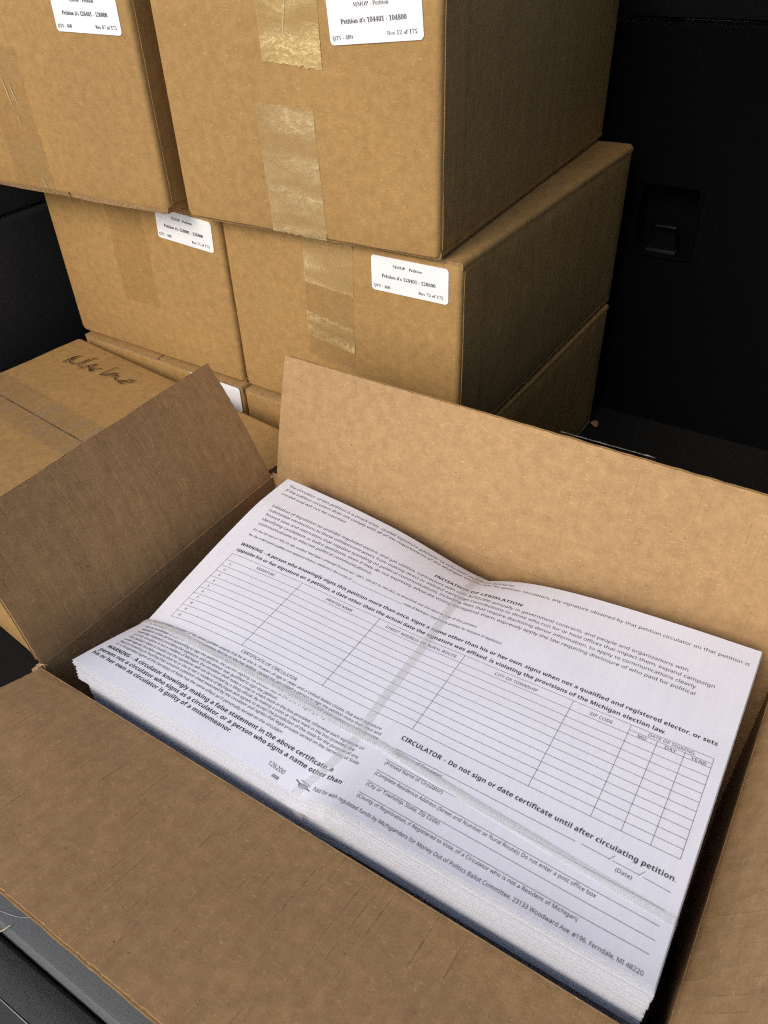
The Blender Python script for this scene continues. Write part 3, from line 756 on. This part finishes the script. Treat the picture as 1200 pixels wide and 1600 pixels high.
for x in (tx0, 80.2, 142.0, 203.3, 272.5, 305.8, tx1): Ln((x, ty0), (x, ty1))
Ln((305.8, ty0 + 3.7), (tx1, ty0 + 3.7))
for x in (321.2, 335.6): Ln((x, ty0 + 3.7), (x, ty1))
for a, b, s in (((43.2, 91.0), (58.9, 91.0), 'SIGNATURE'), ((102.7, 91.2), (123.0, 91.2), 'PRINTED NAME'), ((148.8, 91.2), (199.1, 91.2), 'STREET ADDRESS OR RURAL ROUTE'), ((225.4, 91.2), (252, 91.2), 'CITY OR TOWNSHIP'), ((283.5, 91.2), (296.5, 91.2), 'ZIP CODE')):
    T_(s, 'sans', a, b, 2.1)
for a, b, s in (((315.8, 89.3), (340, 89.3), 'DATE OF SIGNING'), ((311, 92.9), (315.6, 92.9), 'MO'), ((325.6, 92.9), (331.5, 92.9), 'DAY'), ((339, 92.9), (347, 92.9), 'YEAR')): T_(s, 'sans', a, b, 2.0)
for k in range(10): T_('%d.' % (k + 1), 'sans', (tx0 + 5 - (1.2 if k == 9 else 0), ty0 + hd + k * rowh + 2.0), (tx0 + 7.2, ty0 + hd + k * rowh + 2.0), 1.6)
T_('CERTIFICATE OF CIRCULATOR', 'sans', (83.4, 154.6), (126.6, 155.6), 2.2)
cert = [('The undersigned circulator of the above petition asserts that he or she is 18 years of age or older and a United States citizen; that each signature', 7.7, 188.6, 158.6, 159.8),
 ('on the petition was signed in his or her presence; that he or she has neither caused nor permitted a person to sign the petition more than once and', 8.4, 190.3, 162.0, 163.0),
 ('has no knowledge of a person signing the petition more than once; and that, to his or her best knowledge and belief, each signature is the genuine', 8.9, 190.4, 165.4, 166.4),
 ('signature of the person purporting to sign the petition, the person signing the petition was at the time of signing a registered elector of the city or', 9.3, 191.8, 168.8, 169.6),
 ('township indicated preceding the signature, and the elector was qualified to sign the petition.', 9.3, 125.4, 172.2, 172.7),
 ('❏ If the circulator is not a resident of Michigan, the circulator shall make a cross or check mark in the box provided, otherwise each signature on', 9.3, 187.5, 175.6, 175.9),
 ('this petition sheet is invalid and the signatures will not be counted by a filing official. By making a cross or check mark in the box provided, the', 9.0, 183.4, 179.0, 179.0),
 ('undersigned circulator asserts that he or she is not a resident of Michigan and agrees to accept the jurisdiction of this state for the purpose of any', 8.8, 188.1, 182.3, 182.2),
 ('legal proceeding or hearing that concerns a petition sheet executed by the circulator and agrees that legal process served on the Secretary of State', 8.5, 190.5, 185.4, 185.4),
 ('or a designated agent of the Secretary of State has the same effect as if personally served on the circulator.', 8.2, 142.8, 188.5, 189.6)]
for s, a, b, va, vb in cert: T_(s, 'sans', (a, va), (b, vb), 1.88)
T_('WARNING – A circulator knowingly making a false statement in the above certificate, a', 'bold', (6.0, 192.8), (180.6, 194.6), 2.75, BO)
T_('person not a circulator who signs as a circulator, or a person who signs a name other than', 'bold', (4.6, 197.4), (189.7, 199.5), 2.75, BO)
T_('his or her own as circulator is guilty of a misdemeanor.', 'bold', (3.4, 201.8), (117.2, 203.2), 2.75, BO)
T_('CIRCULATOR – Do not sign or date certificate until after circulating petition.', 'bold', (201.4, 158.4), (350.8, 161.6), 2.85, BO)
for (a, b, s, l0, l1) in (((202.6, 169.0), (231.8, 169.4), '(Signature of Circulator)', (202.3, 168.0), (304.3, 168.8)), ((202.3, 177.4), (236.9, 177.6), '(Printed Name of Circulator)', (201.4, 176.6), (350.2, 180.0)),
        ((201.3, 185.6), (322.0, 188.6), '(Complete Residence Address (Street and Number or Rural Route)) Do not enter a post office box', (200.6, 184.6), (350.2, 188.4)),
        ((201.2, 193.6), (244.1, 194.0), '(City or Township, State, Zip Code)', (200.4, 192.9), (350.3, 195.7)), ((201.2, 202.1), (318.7, 203.6), '(County of Registration, if Registered to Vote, of a Circulator who is not a Resident of Michigan)', (200.4, 201.2), (349.9, 203.0))):
    T_(s, 'sans', a, b, 2.16); Ln(l0, l1)
for a, b in (((307.1, 168.6), (321.3, 169.0)), ((322.6, 169.2), (335.5, 169.5)), ((337.2, 169.7), (350.4, 170.4))): Ln(a, b)
Ln((321.0, 169.4), (323.0, 166.0), .22); Ln((335.4, 169.8), (337.4, 166.4), .22)
T_('(Date)', 'sans', (325.2, 171.3), (333.2, 171.6), 2.16)
T_('126200', 'sans', (147.6, 207.8), (158.6, 208.6), 2.54)
T_('##', 'bold', (153.6, 212.6), (158.0, 212.9), 2.4, BO)
T_('Paid for with regulated funds by Michiganders for Money Out of Politics Ballot Committee, 23133 Woodward Ave. #196, Ferndale, MI 48220', 'sans', (178.0, 208.9), (350.0, 211.4), 2.35)
# union printer's mark: oval with bars
def ell(cx, cy, a, b, n=20): return [((cx + a * math.cos(2 * math.pi * i / n)) / 1000, -(cy + b * math.sin(2 * math.pi * i / n)) / 1000) for i in range(n)]
Ln((166.0, 209.4), (169.0, 210.2), .5); Ln((173.8, 211.4), (176.8, 212.2), .5); Ln((168.4, 208.2), (175.4, 209.6), .25)
o_, i_ = ell(171.4, 210.8, 3.2, 1.35), ell(171.4, 210.8, 2.8, 1.0)
for i in range(20): pr.poly([o_[i], o_[(i + 1) % 20], i_[(i + 1) % 20], i_[i]])
for dy, q in ((-.45, 2.2), (0, 2.6), (.45, 2.2)): Ln((171.4 - q, 210.8 + dy), (171.4 + q, 210.8 + dy), .22)
mesh_obj('print', [V((x, y, zq(x, -y) + .00016)) for x, y in pr.v], pr.f, M_ink, top, smooth=False)

# straps
def strap(name, pts, wd, mat, along_u, off, wrap0, wrap1, drop=.03):
    pts = catmull(pts, 30); vs, fs, uvs = [], [], []; nw = 6; L = 0; prev = None
    path = []
    for (a, b) in pts: path.append((a / 1000, b / 1000))
    rows = []
    for i, (u, v) in enumerate(path):
        if prev: L += math.hypot(u - prev[0], v - prev[1])
        prev = (u, v)
        row = []
        for k in range(nw + 1):
            s = (k / nw - .5) * wd
            uu, vv_ = (u, v + s) if along_u else (u + s, v)
            uc, vc = min(max(uu, 0), SW), min(max(vv_, 0), SH)
            crown = off + ((.0003 if along_u else .00008) * (1 - (2 * k / nw - 1) ** 2))
            row.append((V((uu, -vv_, max(zq(uc, vc), zq(uc - .0006, vc), zq(uc + .0006, vc)) + crown)), (L, s)))
        rows.append(row)
    def wrap(row, dirv, n=8):
        out = []
        for q in range(1, n + 1):
            d = drop * q / n
            out.append([(P + dirv * (.0012 * min(1, q)) + V((0, 0, -d)), (uv[0] + d, uv[1])) for P, uv in row])
        return out
    if wrap0: rows = wrap(rows[0], wrap0)[::-1] + rows
    if wrap1: rows = rows + wrap(rows[-1], wrap1)
    for r_ in rows:
        for P, uv in r_: vs.append(P); uvs.append(uv)
    m = nw + 1
    for j in range(len(rows) - 1):
        for k in range(nw): fs.append((j * m + k, j * m + k + 1, (j + 1) * m + k + 1, (j + 1) * m + k))
    return mesh_obj(name, vs, fs, mat, ps, uvs)
c_ = strap('film_band', [(172, 0), (174.5, 50), (177.6, 97), (178.2, 148), (179.5, 175), (176.5, 195), (170.2, 215.9)], .0058, M_film, False, .00030, V((0, 1, 0)), V((0, -1, 0)))
c_['label'] = 'clear film band running crosswise'
c_ = strap('woven_strap', [(0, 161), (65, 166.2), (117, 167.6), (178, 169.6), (236, 174.4), (302, 179.4), (355.6, 183)], .0054, M_woven, True, .0004, V((-1, 0, 0)), V((1, 0, 0)))
c_['label'] = 'cross-hatched white strap running lengthwise'

# ------------------------------------------------------------------ small bits
st = tube('straw', [(.002, -.408, .0300), (.0105, -.4075, .0305), (.0165, -.4035, .0335), (.0190, -.3985, .0345)], .0005, M_straw)
st['label'] = 'bent pale straw lying across the rubber seal at the lower left'; st['category'] = 'straw'
st = tube('hair', [(.0, -.3975, .0333), (.008, -.3955, .0334), (.018, -.3925, .0334), (.028, -.387, .0334)], .00013, M_hair)
st['label'] = 'fine pale hair curling over the grey sill plate'; st['category'] = 'hair'
for i, (x, y, s) in enumerate(((.118, .402, .0045),)):
    bm = bmesh.new(); bmesh.ops.create_icosphere(bm, subdivisions=2, radius=s)
    for v in bm.verts: v.co = V((v.co.x * 1.2, v.co.y, v.co.z * .8)) * (1 + .5 * N1(*(v.co * 300)))
    me = bpy.data.meshes.new('cardboard_scrap'); bm.to_mesh(me); bm.free(); me.materials.append(M_edge)
    o = bpy.data.objects.new('cardboard_scrap', me); col.objects.link(o); o.location = (x, y, .0035)
    o['label'] = 'small torn cardboard scrap on the floor at the far corner of the bottom box'; o['category'] = 'scrap'
